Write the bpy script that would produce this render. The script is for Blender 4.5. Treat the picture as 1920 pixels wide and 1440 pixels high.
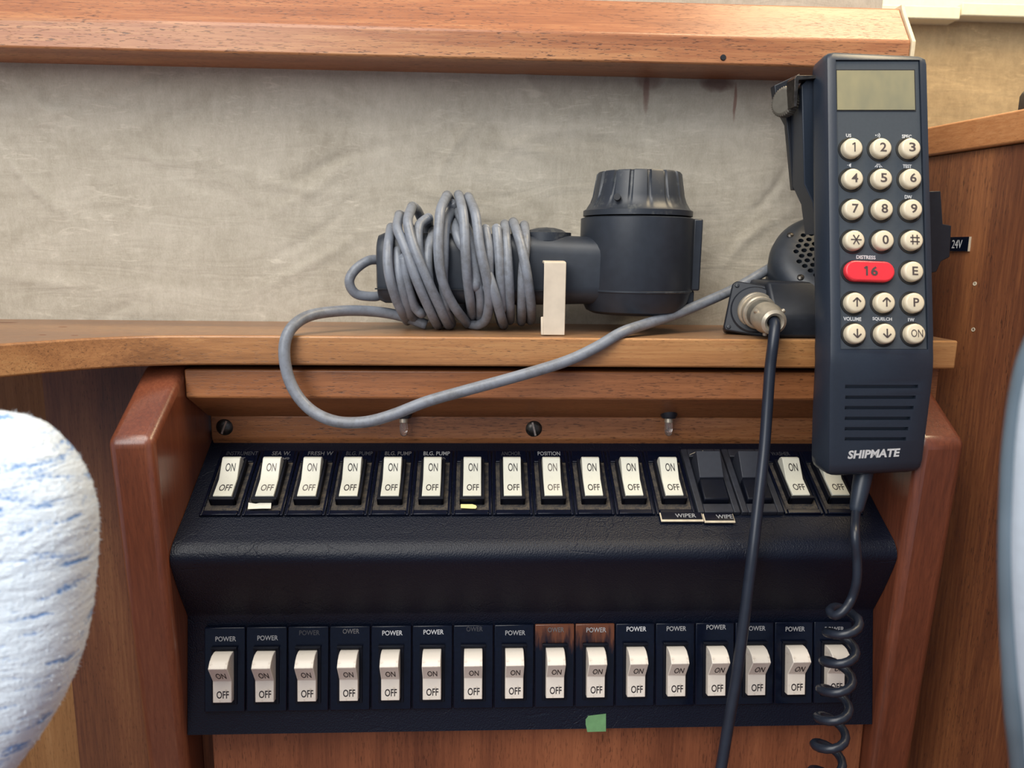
import bpy, bmesh, math, random
from mathutils import Vector, Matrix, Euler
random.seed(7)
R = math.radians
SC = bpy.context.scene
COL = SC.collection
for o in list(bpy.data.objects):
    bpy.data.objects.remove(o)

# ------------------------------------------------------------------ camera
FPX = 1400.0
cam_d = bpy.data.cameras.new('camera')
cam = bpy.data.objects.new('camera', cam_d)
COL.objects.link(cam)
CR = Matrix.Rotation(R(-2.59), 3, 'Z') @ Matrix.Rotation(R(80), 3, 'X') @ Matrix.Rotation(R(.73), 3, 'Z')
cam.matrix_world = CR.to_4x4()
cam_d.sensor_width = 36
cam_d.lens = FPX / 1920 * 36
cam_d.clip_start = .01
cam_d.dof.use_dof = True
cam_d.dof.focus_distance = .40
cam_d.dof.aperture_fstop = 10
SC.camera = cam

# ------------------------------------------------------------------ world and lights
SC.view_settings.view_transform = 'Standard'
SC.view_settings.look = 'None'
SC.view_settings.gamma = 1
SC.view_settings.use_curve_mapping = False
SC.view_settings.exposure = 0.0
w = bpy.data.worlds.new('cabin_light')
SC.world = w
w.use_nodes = True
w.node_tree.nodes['Background'].inputs[0].default_value = (.66, .78, 1, 1)
w.node_tree.nodes['Background'].inputs[1].default_value = .47

def area(name, loc, target, size, sizey, power, col):
    l = bpy.data.lights.new(name, 'AREA')
    l.shape = 'RECTANGLE'; l.size = size; l.size_y = sizey; l.energy = power; l.color = col
    o = bpy.data.objects.new(name, l); COL.objects.link(o)
    o.location = loc
    o.rotation_euler = (Vector(target) - Vector(loc)).to_track_quat('-Z', 'Y').to_euler()
    return o
area('hatch_light', (-.26, -.16, .88), (0, .42, 0), .7, .6, 10.5, (1, .95, .86))
area('front_fill_light', (-.62, -.62, .50), (-.05, .45, .05), .7, .7, 9.5, (.98, .98, .96))  # added soft frontal fill behind the viewer, from no known opening
area('port_light', (.40, .37, .58), (.27, .44, .05), .30, .25, 4.2, (1, .80, .50))

# ------------------------------------------------------------------ pixel rays to points in the cabin
def ray(px, py):
    return CR @ Vector(((px - 960) / FPX, -(py - 720) / FPX, -1))
def on(px, py, axis, v):
    d = ray(px, py); return d * (v / d[axis])
def onp(px, py, p0, n):
    d = ray(px, py); return d * (Vector(p0).dot(n) / d.dot(n))

# ------------------------------------------------------------------ materials
def s2l(c):
    return tuple(((x / 255) / 12.92 if x / 255 <= .04045 else ((x / 255 + .055) / 1.055) ** 2.4) for x in c)
class NT:
    def __init__(s, name):
        s.m = bpy.data.materials.new(name); s.m.use_nodes = True
        s.t = s.m.node_tree; s.b = s.t.nodes['Principled BSDF']
        s.co = s.n('ShaderNodeTexCoord').outputs['Object']
    def n(s, k, **kw):
        x = s.t.nodes.new(k)
        for a, b in kw.items(): setattr(x, a, b)
        return x
    def l(s, a, b): s.t.links.new(a, b)
    def mapped(s, scale, rot=(0, 0, 0), src=None):
        m = s.n('ShaderNodeMapping'); s.l(src or s.co, m.inputs[0])
        m.inputs['Scale'].default_value = scale; m.inputs['Rotation'].default_value = rot
        return m.outputs[0]
    def noise(s, vec, scale=1, detail=4, rough=.55, dist=0):
        x = s.n('ShaderNodeTexNoise'); s.l(vec, x.inputs['Vector'])
        x.inputs['Scale'].default_value = scale; x.inputs['Detail'].default_value = detail
        x.inputs['Roughness'].default_value = rough; x.inputs['Distortion'].default_value = dist
        return x.outputs['Fac']
    def ramp(s, fac, stops):
        x = s.n('ShaderNodeValToRGB'); s.l(fac, x.inputs[0]); e = x.color_ramp.elements
        while len(e) < len(stops): e.new(.5)
        for i, (p, c) in enumerate(stops):
            e[i].position = p; e[i].color = (*c, 1) if not isinstance(c, (int, float)) else (c, c, c, 1)
        return x.outputs[0]
    def mix(s, fac, a, b, mode='MIX'):
        x = s.n('ShaderNodeMix', data_type='RGBA', blend_type=mode)
        for sock, v in ((x.inputs[0], fac), (x.inputs[6], a), (x.inputs[7], b)):
            if isinstance(v, (int, float)): sock.default_value = v
            elif isinstance(v, tuple): sock.default_value = (*v, 1)
            else: s.l(v, sock)
        return x.outputs[2]
    def math(s, op, a, b=None):
        x = s.n('ShaderNodeMath', operation=op)
        for i, v in enumerate((a, b)):
            if v is None: continue
            if isinstance(v, (int, float)): x.inputs[i].default_value = v
            else: s.l(v, x.inputs[i])
        return x.outputs[0]
    def bump(s, h, strength, dist, prev=None):
        x = s.n('ShaderNodeBump'); s.l(h, x.inputs['Height'])
        x.inputs['Strength'].default_value = strength; x.inputs['Distance'].default_value = dist
        if prev: s.l(prev, x.inputs['Normal'])
        return x.outputs[0]
    def out(s, color=None, rough=None, normal=None, **kw):
        b = s.b
        if color is not None:
            if isinstance(color, tuple): b.inputs['Base Color'].default_value = (*color, 1)
            else: s.l(color, b.inputs['Base Color'])
        if rough is not None:
            if isinstance(rough, (int, float)): b.inputs['Roughness'].default_value = rough
            else: s.l(rough, b.inputs['Roughness'])
        if normal: s.l(normal, b.inputs['Normal'])
        for k, v in kw.items(): b.inputs[k.replace('_', ' ')].default_value = v
        return s.m

def wood(name, dark, mid, light, axis='X', rough=.42, pore=.55, coat=.15, band=1.0, rot=(0, 0, 0), dusty=0):
    t = NT(name)
    a = {'X': 0, 'Y': 1, 'Z': 2}[axis]
    def sc(al, ac): v = [ac] * 3; v[a] = al; return tuple(v)
    big = t.noise(t.mapped(sc(2.2, 26 * band), rot), 1, 3, .5, .6)
    fib = t.noise(t.mapped(sc(28, 700), rot), 1, 5, .65, .3)
    mixf = t.math('ADD', t.math('MULTIPLY', big, .62), t.math('MULTIPLY', fib, .38))
    col = t.ramp(mixf, [(.34, dark), (.5, mid), (.66, light)])
    pn = t.noise(t.mapped(sc(230, 1900), rot), 1, 2, .5)
    pm = t.ramp(pn, [(.59, 0.0), (.66, 1.0)])
    dens = t.ramp(t.noise(t.mapped(sc(14, 60), rot), 1, 2), [(.35, .25), (.6, 1.0)])
    pf = t.math('MULTIPLY', t.math('MULTIPLY', pm, dens), pore)
    col = t.mix(pf, col, tuple(x * .28 for x in dark))
    nb = t.bump(t.math('SUBTRACT', t.math('MULTIPLY', fib, .5), pf), .35, .0003)
    if dusty:                                        # dust on upward faces, its tone also standing in for the beam's shade
        ge = t.n('ShaderNodeNewGeometry'); sp = t.n('ShaderNodeSeparateXYZ'); t.l(ge.outputs['True Normal'], sp.inputs[0])
        dn = t.ramp(t.noise(t.mapped((90,) * 3), 1, 5, .7), [(.3, .55), (.7, 1.0)])
        dm = t.math('MULTIPLY', t.math('MULTIPLY', t.ramp(sp.outputs[2], [(.93, 0.0), (.99, 1.0)]), dn), dusty)
        col = t.mix(dm, col, s2l((112, 90, 76)))
    return t.out(col, rough, nb, Coat_Weight=coat, Coat_Roughness=.22)

def plain(name, rgb, rough=.5, var=.12, nscale=300, bump=0, metallic=0, **kw):
    t = NT(name); c = s2l(rgb)
    f = t.noise(t.mapped((nscale,) * 3), 1, 3)
    col = t.mix(t.ramp(f, [(.3, 0.0), (.7, 1.0)]), tuple(x * (1 - var) for x in c), tuple(min(1, x * (1 + var)) for x in c))
    nb = t.bump(f, .3, bump) if bump else None
    return t.out(col, rough, nb, Metallic=metallic, **kw)

M = {}
M['beam'] = wood('beam_wood', s2l((124, 74, 48)), s2l((160, 102, 66)), s2l((192, 138, 92)), 'X', .4, .85)
M['shelf'] = wood('shelf_wood', s2l((128, 84, 48)), s2l((168, 116, 70)), s2l((192, 144, 92)), 'X', .4, .6, dusty=.7)  # dusty: dust on the shelf top, also standing in for the beam's shade
M['trim'] = wood('trim_wood', s2l((122, 74, 42)), s2l((160, 102, 62)), s2l((186, 130, 84)), 'X', .42, .8)
M['cheek'] = wood('cheek_wood', s2l((84, 45, 32)), s2l((114, 62, 42)), s2l((138, 82, 55)), 'Z', .3, .25, .35, .7)
M['panel'] = wood('lower_panel_wood', s2l((104, 58, 38)), s2l((136, 80, 52)), s2l((160, 98, 64)), 'Z', .45, .6, .1, 1.1)
M['side'] = wood('bulkhead_wood', s2l((74, 42, 30)), s2l((112, 66, 42)), s2l((152, 96, 58)), 'Z', .45, .6, .1, .9)
M['side_light'] = wood('light_bulkhead_wood', s2l((130, 90, 54)), s2l((158, 114, 70)), s2l((180, 138, 92)), 'Z', .45, .4, .1, .8)
M['rail'] = wood('rail_wood', s2l((140, 86, 52)), s2l((174, 114, 68)), s2l((198, 140, 90)), 'Y', .4, .25)
M['left'] = wood('left_panel_wood', s2l((84, 50, 36)), s2l((118, 74, 48)), s2l((148, 102, 66)), 'Z', .45, .6, .1, .9)

# ribbed cloth of the headlining, with rust marks where fastenings bled
def cloth(name, a, b, stains=()):
    t = NT(name)
    n1 = t.noise(t.mapped((16, 16, 34), (0, R(-20), 0)), 1, 5, .6, .8)
    n2 = t.noise(t.mapped((210, 210, 90), (0, R(12), 0)), 1, 4, .6, .6)
    wv = t.noise(t.mapped((1700, 1700, 700)), 1, 3, .65)
    f = t.math('ADD', t.math('ADD', t.math('MULTIPLY', n1, .45), t.math('MULTIPLY', n2, .27)), t.math('MULTIPLY', wv, .28))
    col = t.ramp(f, [(.36, s2l(a)), (.64, s2l(b))])
    fl = t.noise(t.mapped((70, 70, 260), (0, R(-22), 0)), 1, 4, .7, 1.0)
    fl = t.math('MULTIPLY', t.ramp(fl, [(.54, 0.0), (.70, .55)]), t.ramp(t.noise(t.mapped((30,) * 3), 1, 2), [(.42, .1), (.6, 1.0)]))
    col = t.mix(fl, col, tuple(min(1, x * 1.28) for x in s2l(b)))  # light strokes in the colour stand in for highlights on crease ridges
    sep = t.n('ShaderNodeSeparateXYZ'); t.l(t.co, sep.inputs[0])
    for (cx, cz, rx, rz, c, k) in stains:
        wob = t.math('MULTIPLY', t.math('SUBTRACT', t.noise(t.mapped((160,) * 3), 1, 3), .5), .8)
        dx = t.math('DIVIDE', t.math('SUBTRACT', sep.outputs[0], cx), rx)
        dz = t.math('DIVIDE', t.math('SUBTRACT', sep.outputs[2], cz), rz)
        d = t.math('ADD', t.math('ADD', t.math('MULTIPLY', dx, dx), t.math('MULTIPLY', dz, dz)), wob)
        msk = t.ramp(d, [(.25, float(k)), (1.0, 0.0)])
        col = t.mix(msk, col, s2l(c))
    wr = t.noise(t.mapped((15, 15, 60), (0, R(-24), 0)), 1, 3, .5, 1.6)
    wr2 = t.noise(t.mapped((34, 34, 12), (0, R(35), 0)), 1, 2, .5, 2.2)
    nb = t.bump(wr, .3, .0030)
    nb = t.bump(wr2, .25, .003, nb)
    nb = t.bump(wv, .3, .0003, nb)
    return t.out(col, .9, nb, Sheen_Weight=.25, Sheen_Roughness=.4)

def vinyl():
    t = NT('black_vinyl')
    v = t.n('ShaderNodeTexVoronoi'); t.l(t.mapped((1300, 1300, 1300)), v.inputs['Vector']); v.inputs['Scale'].default_value = 1
    cr = t.n('ShaderNodeTexVoronoi', feature='DISTANCE_TO_EDGE')
    warp = t.noise(t.mapped((60,) * 3), 1, 3)
    mp = t.mapped((75, 40, 40), (0, 0, R(30)))
    add = t.n('ShaderNodeVectorMath', operation='ADD'); t.l(mp, add.inputs[0])
    cmb = t.n('ShaderNodeCombineXYZ'); t.l(t.math('MULTIPLY', warp, 2.5), cmb.inputs[0]); t.l(t.math('MULTIPLY', warp, 1.2), cmb.inputs[1]); t.l(cmb.outputs[0], add.inputs[1])
    t.l(add.outputs[0], cr.inputs['Vector']); cr.inputs['Scale'].default_value = 1
    crk = t.ramp(cr.outputs['Distance'], [(.0, 0.0), (.025, 1.0)])
    area_m = t.ramp(t.noise(t.mapped((22,) * 3), 1, 2), [(.48, 1.0), (.6, 0.0)])
    crk = t.math('MAXIMUM', crk, area_m)
    dn = t.noise(t.mapped((700,) * 3), 1, 3, .7)
    dust = t.ramp(dn, [(.72, 0.0), (.80, .45)])
    col = t.mix(dust, s2l((7, 14, 30)), s2l((70, 72, 76)))
    nb = t.bump(v.outputs['Distance'], .35, .0004)
    nb = t.bump(crk, .4, .0003, nb)
    return t.out(col, .44, nb, Specular_IOR_Level=.34)
M['vinyl'] = vinyl()
M['housing'] = plain('black_switch_plastic', (8, 14, 30), .2, .2, 500, Specular_IOR_Level=.28)
def reflected():  # brown reflection of the wood, painted into the upper part of the plate
    t = NT('wood_reflection_plastic')
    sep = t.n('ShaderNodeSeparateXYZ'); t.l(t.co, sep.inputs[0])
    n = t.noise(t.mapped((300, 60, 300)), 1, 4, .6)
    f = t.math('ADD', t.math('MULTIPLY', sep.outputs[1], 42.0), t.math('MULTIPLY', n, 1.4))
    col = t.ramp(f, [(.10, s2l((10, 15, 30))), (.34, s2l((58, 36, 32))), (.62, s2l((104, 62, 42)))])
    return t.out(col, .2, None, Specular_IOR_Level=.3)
M['housing_reflection'] = reflected()
M['dusty'] = (lambda t: t.out(t.ramp(t.noise(t.mapped((260, 260, 260)), 1, 6, .8), [(.40, s2l((26, 29, 36))), (.72, s2l((104, 92, 76)))]), .85))(NT('dusty_plastic'))
M['collar'] = plain('matt_black_plastic', (8, 12, 24), .5, .2, 500, Specular_IOR_Level=.25)
M['blank'] = plain('charcoal_switch_plastic', (42, 45, 54), .5, .08, 400)
M['blank_frame'] = plain('grey_black_frame_plastic', (38, 40, 48), .55, .25, 300)
def ivory(name, a, b, sc):
    t = NT(name)
    f = t.noise(t.mapped((sc,) * 3), 1, 5, .7)
    g = t.noise(t.mapped((1400,) * 3), 1, 2)
    col = t.ramp(f, [(.24, s2l(b)), (.42, s2l(a))])
    sp = t.ramp(g, [(.72, 0.0), (.78, .35)])
    col = t.mix(sp, col, s2l((150, 120, 95)))
    return t.out(col, .32, None, Subsurface_Weight=.05, Subsurface_Radius=(.002, .002, .0015))
M['ivory'] = ivory('ivory_rocker_plastic', (214, 212, 196), (186, 178, 160), 170)
M['ivory2'] = ivory('stained_rocker_plastic', (232, 222, 208), (186, 168, 148), 230)
M['ink'] = plain('dark_print', (40, 34, 36), .5, .1)
M['ink_soft'] = plain('worn_dark_print', (92, 82, 78), .5, .1)
M['print'] = plain('white_print', (205, 205, 205), .5, .08)
M['print_mid'] = plain('worn_white_print', (160, 160, 160), .5, .1)
M['print_faint'] = plain('faded_print', (100, 98, 98), .5, .2)
M['print_trace'] = plain('rubbed_print', (62, 62, 66), .5, .2)
M['phone'] = plain('handset_plastic', (37, 45, 57), .38, .05, 700, .00008)
M['phone_panel'] = plain('keypad_panel_plastic', (64, 70, 76), .36, .05, 700, .00005)
M['well'] = plain('key_well_plastic', (34, 36, 38), .4, .1)
M['key'] = plain('cream_key_plastic', (214, 202, 176), .3, .05, 200)
M['red_key'] = plain('red_key_plastic', (226, 52, 62), .3, .05, 200)
M['key_ink'] = plain('key_legend_print', (74, 64, 62), .5, .1)
M['slot'] = plain('slot_shadow_plastic', (14, 18, 26), .6, .1)
def lcd():
    t = NT('display_glass')
    f = t.noise(t.mapped((60, 60, 30)), 1, 3)
    return t.out(t.ramp(f, [(.3, s2l((122, 120, 98))), (.7, s2l((150, 142, 108)))]), .14, None, Coat_Weight=.6, Coat_Roughness=.08)
M['lcd'] = lcd()
M['torch'] = plain('black_torch_plastic', (40, 45, 53), .42, .12, 200, .0001)
M['torch_dusty'] = (lambda t: t.out(t.ramp(t.noise(t.mapped((130,) * 3), 1, 6, .75), [(.54, s2l((40, 45, 53))), (.78, s2l((92, 94, 92)))]), .42))(NT('dusty_torch_plastic'))
def cord_mat():
    t = NT('grey_cord_rubber')
    f = t.noise(t.mapped((220,) * 3), 1, 4, .7)
    g = t.noise(t.mapped((30,) * 3), 1, 2)
    col = t.ramp(t.math('ADD', t.math('MULTIPLY', f, .6), t.math('MULTIPLY', g, .4)), [(.36, s2l((104, 106, 110))), (.56, s2l((126, 131, 140)))])
    return t.out(col, .42, t.bump(f, .2, .0003))
M['cord'] = cord_mat()
M['cable'] = plain('black_cable_rubber', (30, 36, 48), .36, .12, 150)
M['metal'] = plain('worn_nickel', (190, 178, 158), .36, .12, 300, .0001, metallic=.55)
M['grey_metal'] = plain('grey_anodised_metal', (112, 108, 98), .45, .1, 300, metallic=.4)
M['dark_metal'] = plain('tarnished_brass', (74, 70, 66), .35, .4, 500, .0001, metallic=.8)
M['slot_metal'] = plain('scratched_slot_metal', (190, 168, 150), .3, .2, 600, metallic=.7)
M['strap'] = plain('cream_strap_material', (206, 192, 172), .6, .08, 120, .0002)
M['tape'] = plain('white_tape', (232, 226, 208), .7, .05)
M['yellow'] = plain('yellow_sticker', (236, 222, 150), .6, .05)
M['green'] = plain('green_masking_tape', (104, 148, 100), .8, .1, 300)
M['chip'] = plain('label_core_plastic', (206, 192, 166), .5, .15)
M['edge'] = plain('cream_edge_strip', (224, 206, 170), .6, .08)
M['pale'] = plain('pale_ledge_paint', (238, 226, 190), .5, .05)
M['black'] = plain('satin_black_paint', (30, 33, 40), .4, .15)
def glass():
    t = NT('bulb_glass')
    return t.out((.95, .95, .95), .03, None, Transmission_Weight=.95, IOR=1.45)
M['glass'] = glass()
def knit(name, a, b):
    t = NT(name)
    n1 = t.noise(t.mapped((55, 60, 270), (0, R(-24), 0)), 1, 4, .6, .4)
    n2 = t.noise(t.mapped((900,) * 3), 1, 3, .7)
    f = t.math('ADD', t.math('MULTIPLY', n1, .72), t.math('MULTIPLY', n2, .28))
    col = t.ramp(f, [(.39, s2l(a)), (.45, s2l(b))])
    nb = t.bump(n1, .5, .003); nb = t.bump(n2, .6, .0012, nb)
    return t.out(col, .95, nb, Sheen_Weight=.3)
M['cushion'] = knit('pale_blue_knit', (118, 160, 214), (238, 248, 255))
M['cushion2'] = plain('pale_blue_cloth', (214, 228, 240), .9, .05, 300)
M['piping'] = plain('grey_glossy_piping', (96, 110, 120), .15, .5, 14)
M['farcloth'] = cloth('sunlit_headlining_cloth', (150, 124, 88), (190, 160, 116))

# ------------------------------------------------------------------ mesh helpers
def finish(me, mat, smooth=True, angle=35):
    bm = bmesh.new(); bm.from_mesh(me)
    bmesh.ops.recalc_face_normals(bm, faces=bm.faces)
    bm.to_mesh(me); bm.free()
    if mat: me.materials.append(mat)
    if smooth:
        me.polygons.foreach_set('use_smooth', [True] * len(me.polygons))
        me.set_sharp_from_angle(angle=R(angle))
    me.update()
def add(name, me, parent=None, mat=None):
    o = bpy.data.objects.new(name, me); COL.objects.link(o)
    if parent is not None:
        o.parent = parent
        if parent.get('wl'): o.location = -Vector(parent['wl'])
    return o
def mesh(name, V, F, mat, parent=None, smooth=True, angle=35, bevel=0, segs=2):
    me = bpy.data.meshes.new(name); me.from_pydata([tuple(v) for v in V], [], F)
    finish(me, M[mat] if mat else None, smooth, angle)
    o = add(name, me, parent)
    if bevel: bev(o, bevel, segs)
    return o
def bev(o, w_, segs=2):
    b = o.modifiers.new('bevel', 'BEVEL'); b.width = w_; b.segments = segs; b.limit_method = 'ANGLE'; b.angle_limit = R(30)
    b.harden_normals = False
def tag(o, label, cat, group=None, kind=None):
    o['label'] = label; o['category'] = cat
    if group: o['group'] = group
    if kind: o['kind'] = kind
    return o
def thing(name, loc, label, cat, group=None):      # parts are modelled at their place in the cabin
    e = bpy.data.objects.new(name, None); COL.objects.link(e); e.location = loc; e.empty_display_size = .01
    e['wl'] = [float(x) for x in loc]
    return tag(e, label, cat, group)
class G:                                             # geometry collector
    def __init__(s): s.V = []; s.F = []
    def addm(s, V, F, mtx=None):
        b = len(s.V)
        s.V += [(mtx @ Vector(v)) if mtx else Vector(v) for v in V]
        s.F += [tuple(i + b for i in f) for f in F]; return s
    def box(s, x0, x1, y0, y1, z0, z1, mtx=None):
        V = [(x, y, z) for z in (z0, z1) for y in (y0, y1) for x in (x0, x1)]
        return s.addm(V, [(0, 2, 3, 1), (4, 5, 7, 6), (0, 1, 5, 4), (2, 6, 7, 3), (0, 4, 6, 2), (1, 3, 7, 5)], mtx)
    def prism(s, prof, x0, x1, mtx=None):            # prof in (y,z), swept along x
        n = len(prof)
        V = [(x0, a, b) for a, b in prof] + [(x1, a, b) for a, b in prof]
        F = [tuple(range(n))[::-1], tuple(range(n, 2 * n))] + [(i, (i + 1) % n, n + (i + 1) % n, n + i) for i in range(n)]
        return s.addm(V, F, mtx)
    def plate(s, poly, z0, z1, mtx=None):            # poly in (x,y), raised along z
        n = len(poly)
        V = [(a, b, z0) for a, b in poly] + [(a, b, z1) for a, b in poly]
        F = [tuple(range(n))[::-1], tuple(range(n, 2 * n))] + [(i, (i + 1) % n, n + (i + 1) % n, n + i) for i in range(n)]
        return s.addm(V, F, mtx)
    def lathe(s, prof, mtx=None, n=40):              # prof (r,z) about z
        V = []; F = []; k = len(prof)
        for i in range(n):
            a = 2 * math.pi * i / n
            V += [(r * math.cos(a), r * math.sin(a), z) for r, z in prof]
        for i in range(n):
            j = (i + 1) % n
            for q in range(k - 1): F.append((i * k + q, j * k + q, j * k + q + 1, i * k + q + 1))
        if prof[0][0] > 1e-7: F.append(tuple(i * k for i in range(n))[::-1])
        if prof[-1][0] > 1e-7: F.append(tuple(i * k + k - 1 for i in range(n)))
        return s.addm(V, F, mtx)
    def tube(s, P, rad, n=12, caps=True):
        P = [Vector(p) for p in P]; k = len(P); b = len(s.V)
        T = [(P[min(i + 1, k - 1)] - P[max(i - 1, 0)]).normalized() for i in range(k)]
        up = Vector((0, 0, 1)) if abs(T[0].z) < .9 else Vector((0, 1, 0))
        nrm = (up - T[0] * up.dot(T[0])).normalized()
        for i in range(k):
            nrm = (nrm - T[i] * nrm.dot(T[i])).normalized(); bi = T[i].cross(nrm)
            r = rad[i] if isinstance(rad, (list, tuple)) else rad
            for q in range(n):
                a = 2 * math.pi * q / n
                s.V.append(P[i] + (nrm * math.cos(a) + bi * math.sin(a)) * r)
        for i in range(k - 1):
            for q in range(n):
                q2 = (q + 1) % n
                s.F.append((b + i * n + q, b + i * n + q2, b + (i + 1) * n + q2, b + (i + 1) * n + q))
        if caps:
            s.F.append(tuple(b + q for q in range(n))[::-1]); s.F.append(tuple(b + (k - 1) * n + q for q in range(n)))
        return s
    def obj(s, name, mat, parent=None, **kw): return mesh(name, s.V, s.F, mat, parent, **kw)
def catmull(P, sub=8):
    P = [Vector(p) for p in P]; Q = [2 * P[0] - P[1]] + P + [2 * P[-1] - P[-2]]; out = []
    for i in range(1, len(Q) - 2):
        a, b, c, d = Q[i - 1:i + 3]
        for k in range(sub):
            t = k / sub
            out.append(.5 * ((2 * b) + (c - a) * t + (2 * a - 5 * b + 4 * c - d) * t * t + (3 * b - 3 * c + d - a) * t ** 3))
    out.append(P[-1]); return out
def frame(o, x, y, z):
    m = Matrix.Identity(4)
    for i, v in enumerate((x, y, z)): m.col[i][:3] = v
    m.col[3][:3] = o; return m
def axis_m(o, z, hint=Vector((1, 0, 0))):
    z = Vector(z).normalized(); x = (hint - z * hint.dot(z)).normalized(); return frame(o, x, z.cross(x), z)
def cut(o, cutters):                                 # boolean difference, applied
    for c in cutters:
        md = o.modifiers.new('cut', 'BOOLEAN'); md.operation = 'DIFFERENCE'; md.object = c; md.solver = 'EXACT'
    dg = bpy.context.evaluated_depsgraph_get(); dg.update()
    me = bpy.data.meshes.new_from_object(o.evaluated_get(dg))
    o.modifiers.clear(); old = o.data; o.data = me
    for c in cutters: bpy.data.objects.remove(c)
    me.polygons.foreach_set('use_smooth', [True] * len(me.polygons)); me.set_sharp_from_angle(angle=R(35))

_tx = {}
def text_mesh(body, bold=0.0, shear=0.0, space=1.0):
    k = (body, bold, shear, space)
    if k not in _tx:
        cu = bpy.data.curves.new('t', 'FONT'); cu.body = body; cu.size = 1; cu.offset = bold; cu.shear = shear
        cu.align_x = 'CENTER'; cu.align_y = 'CENTER'; cu.space_character = space; cu.resolution_u = 3; cu.extrude = .02
        o = bpy.data.objects.new('t', cu); COL.objects.link(o)
        dg = bpy.context.evaluated_depsgraph_get(); dg.update()
        me = bpy.data.meshes.new_from_object(o.evaluated_get(dg))
        bpy.data.objects.remove(o)
        xs = [v.co.x for v in me.vertices]; ys = [v.co.y for v in me.vertices]
        cx = (min(xs) + max(xs)) / 2; cy = (min(ys) + max(ys)) / 2
        V = [((v.co.x - cx) / (max(xs) - min(xs)), (v.co.y - cy) / (max(ys) - min(ys)), v.co.z) for v in me.vertices]
        _tx[k] = (V, [tuple(p.vertices) for p in me.polygons])
    return _tx[k]
def put_text(body, mtx, w_, h, mat, parent, name='lettering', bold=0.0, shear=0.0, thick=.0025, space=1.0):
    V, F = text_mesh(body, bold, shear, space)
    g = G().addm([(x * w_, y * h, z * thick) for x, y, z in V], F, mtx)
    return g.obj(name, mat, parent, smooth=False)
def strokes(segs, th, mtx, mat, parent, name='lettering', z=.00006):
    g = G()
    for (x0, y0, x1, y1) in segs:
        d = Vector((x1 - x0, y1 - y0, 0)); L = d.length; d.normalize(); n = Vector((-d.y, d.x, 0)) * th / 2
        a, b = Vector((x0, y0, 0)), Vector((x1, y1, 0))
        g.plate([tuple((a + n)[:2]), tuple((a - n)[:2]), tuple((b - n)[:2]), tuple((b + n)[:2])], -z, z, mtx)
    return g.obj(name, mat, parent, smooth=False)

# ================================================================== SETTING
ZS = -.0438                                          # shelf top
YW = .468                                            # cloth-covered wall
XL, XR = -.1545, .2195                               # inner faces of the console cheeks
XE = .2405                                           # end of beam
zb = .1040; yb = .4340                               # underside and front of the upper beam
p1 = on(1212, 170, 1, YW); p2 = on(1345, 155, 1, YW); p3 = on(1378, 190, 1, YW); p4 = on(1205, 150, 1, YW)
stn = [(p1.x, p1.z, .0022, .016, (104, 56, 48), .6), (p2.x, p2.z, .012, .006, (96, 62, 54), .75),
       (p3.x, p3.z, .0011, .013, (116, 64, 52), .65), (p4.x + .004, p4.z, .010, .006, (112, 78, 68), .5)]
M['cloth'] = cloth('taupe_headlining_cloth', (160, 151, 134), (190, 181, 165), stn)

# back wall: a finely divided sheet with shallow creases
def crease_field():
    rnd = random.Random(3); cs = []
    for i in range(70):
        cx, cz = rnd.uniform(-.42, .22), rnd.uniform(-.05, .11); a = rnd.uniform(-.5, 1.0) if i % 3 else rnd.uniform(-1.0, -.4)
        cs.append((cx, cz, math.cos(a), math.sin(a), rnd.uniform(.010, .040), rnd.uniform(.0012, .0030), rnd.uniform(.0008, .0017) * rnd.choice((1, 1, -1)), rnd.uniform(-8, 8)))
    def h(x, z):
        s_ = 0
        for cx, cz, ca, sa, L, wd, amp, cv in cs:
            u = (x - cx) * ca + (z - cz) * sa
            if abs(u) > L * 2: continue
            v = -(x - cx) * sa + (z - cz) * ca - cv * u * u
            if abs(v) > wd * 3: continue
            s_ += amp * math.exp(-(u / L) ** 2 - (v / wd) ** 2)
        return s_
    return h
hf = crease_field()
nx, nz = 330, 96
V = []; F = []
for j in range(nz + 1):
    for i in range(nx + 1):
        x = -.45 + (XE - .001 + .45) * i / nx; z = -.09 + .26 * j / nz
        V.append((x, YW - hf(x, z), z))
for j in range(nz):
    for i in range(nx):
        a = j * (nx + 1) + i; F.append((a, a + 1, a + nx + 2, a + nx + 1))
b0 = len(V)
V += [(-.45, YW + .012, -.09), (XE - .001, YW + .012, -.09), (XE - .001, YW + .012, .17), (-.45, YW + .012, .17)]
F += [(b0, b0 + 3, b0 + 2, b0 + 1), (0, nx, b0 + 1, b0), (nz * (nx + 1) + nx, nz * (nx + 1), b0 + 3, b0 + 2)]
wb = mesh('wall_back', V, F, 'cloth', None, True, 180); wb['kind'] = 'structure'

# upper beam
BL = -.46
prof = [(yb, zb), (yb, zb + .0148), (yb + .0130, zb + .0330), (yb + .0150, zb + .0365), (yb + .050, zb + .0365), (yb + .050, zb)]
beam = G().prism(prof, BL, XE).obj('trim_1', 'beam', None, bevel=.0012); beam['kind'] = 'structure'
ep = [(yb - .0003, zb - .001), (yb - .0008, zb + .0148), (yb + .0122, zb + .0335), (yb + .0145, zb + .0385), (yb + .052, zb + .0385), (yb + .052, zb - .001)]
G().prism(ep, XE + .0001, XE + .0022).obj('edge_strip', 'edge', beam, bevel=.0003)
c = on(1356, 108, 1, yb)
G().lathe([(0, .0006), (.0014, .0006), (.0017, .0001), (.0017, -.0002), (0, -.0002)], axis_m(c, (0, -1, 0)), 14).obj('plugged_hole', 'slot', beam)

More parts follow.
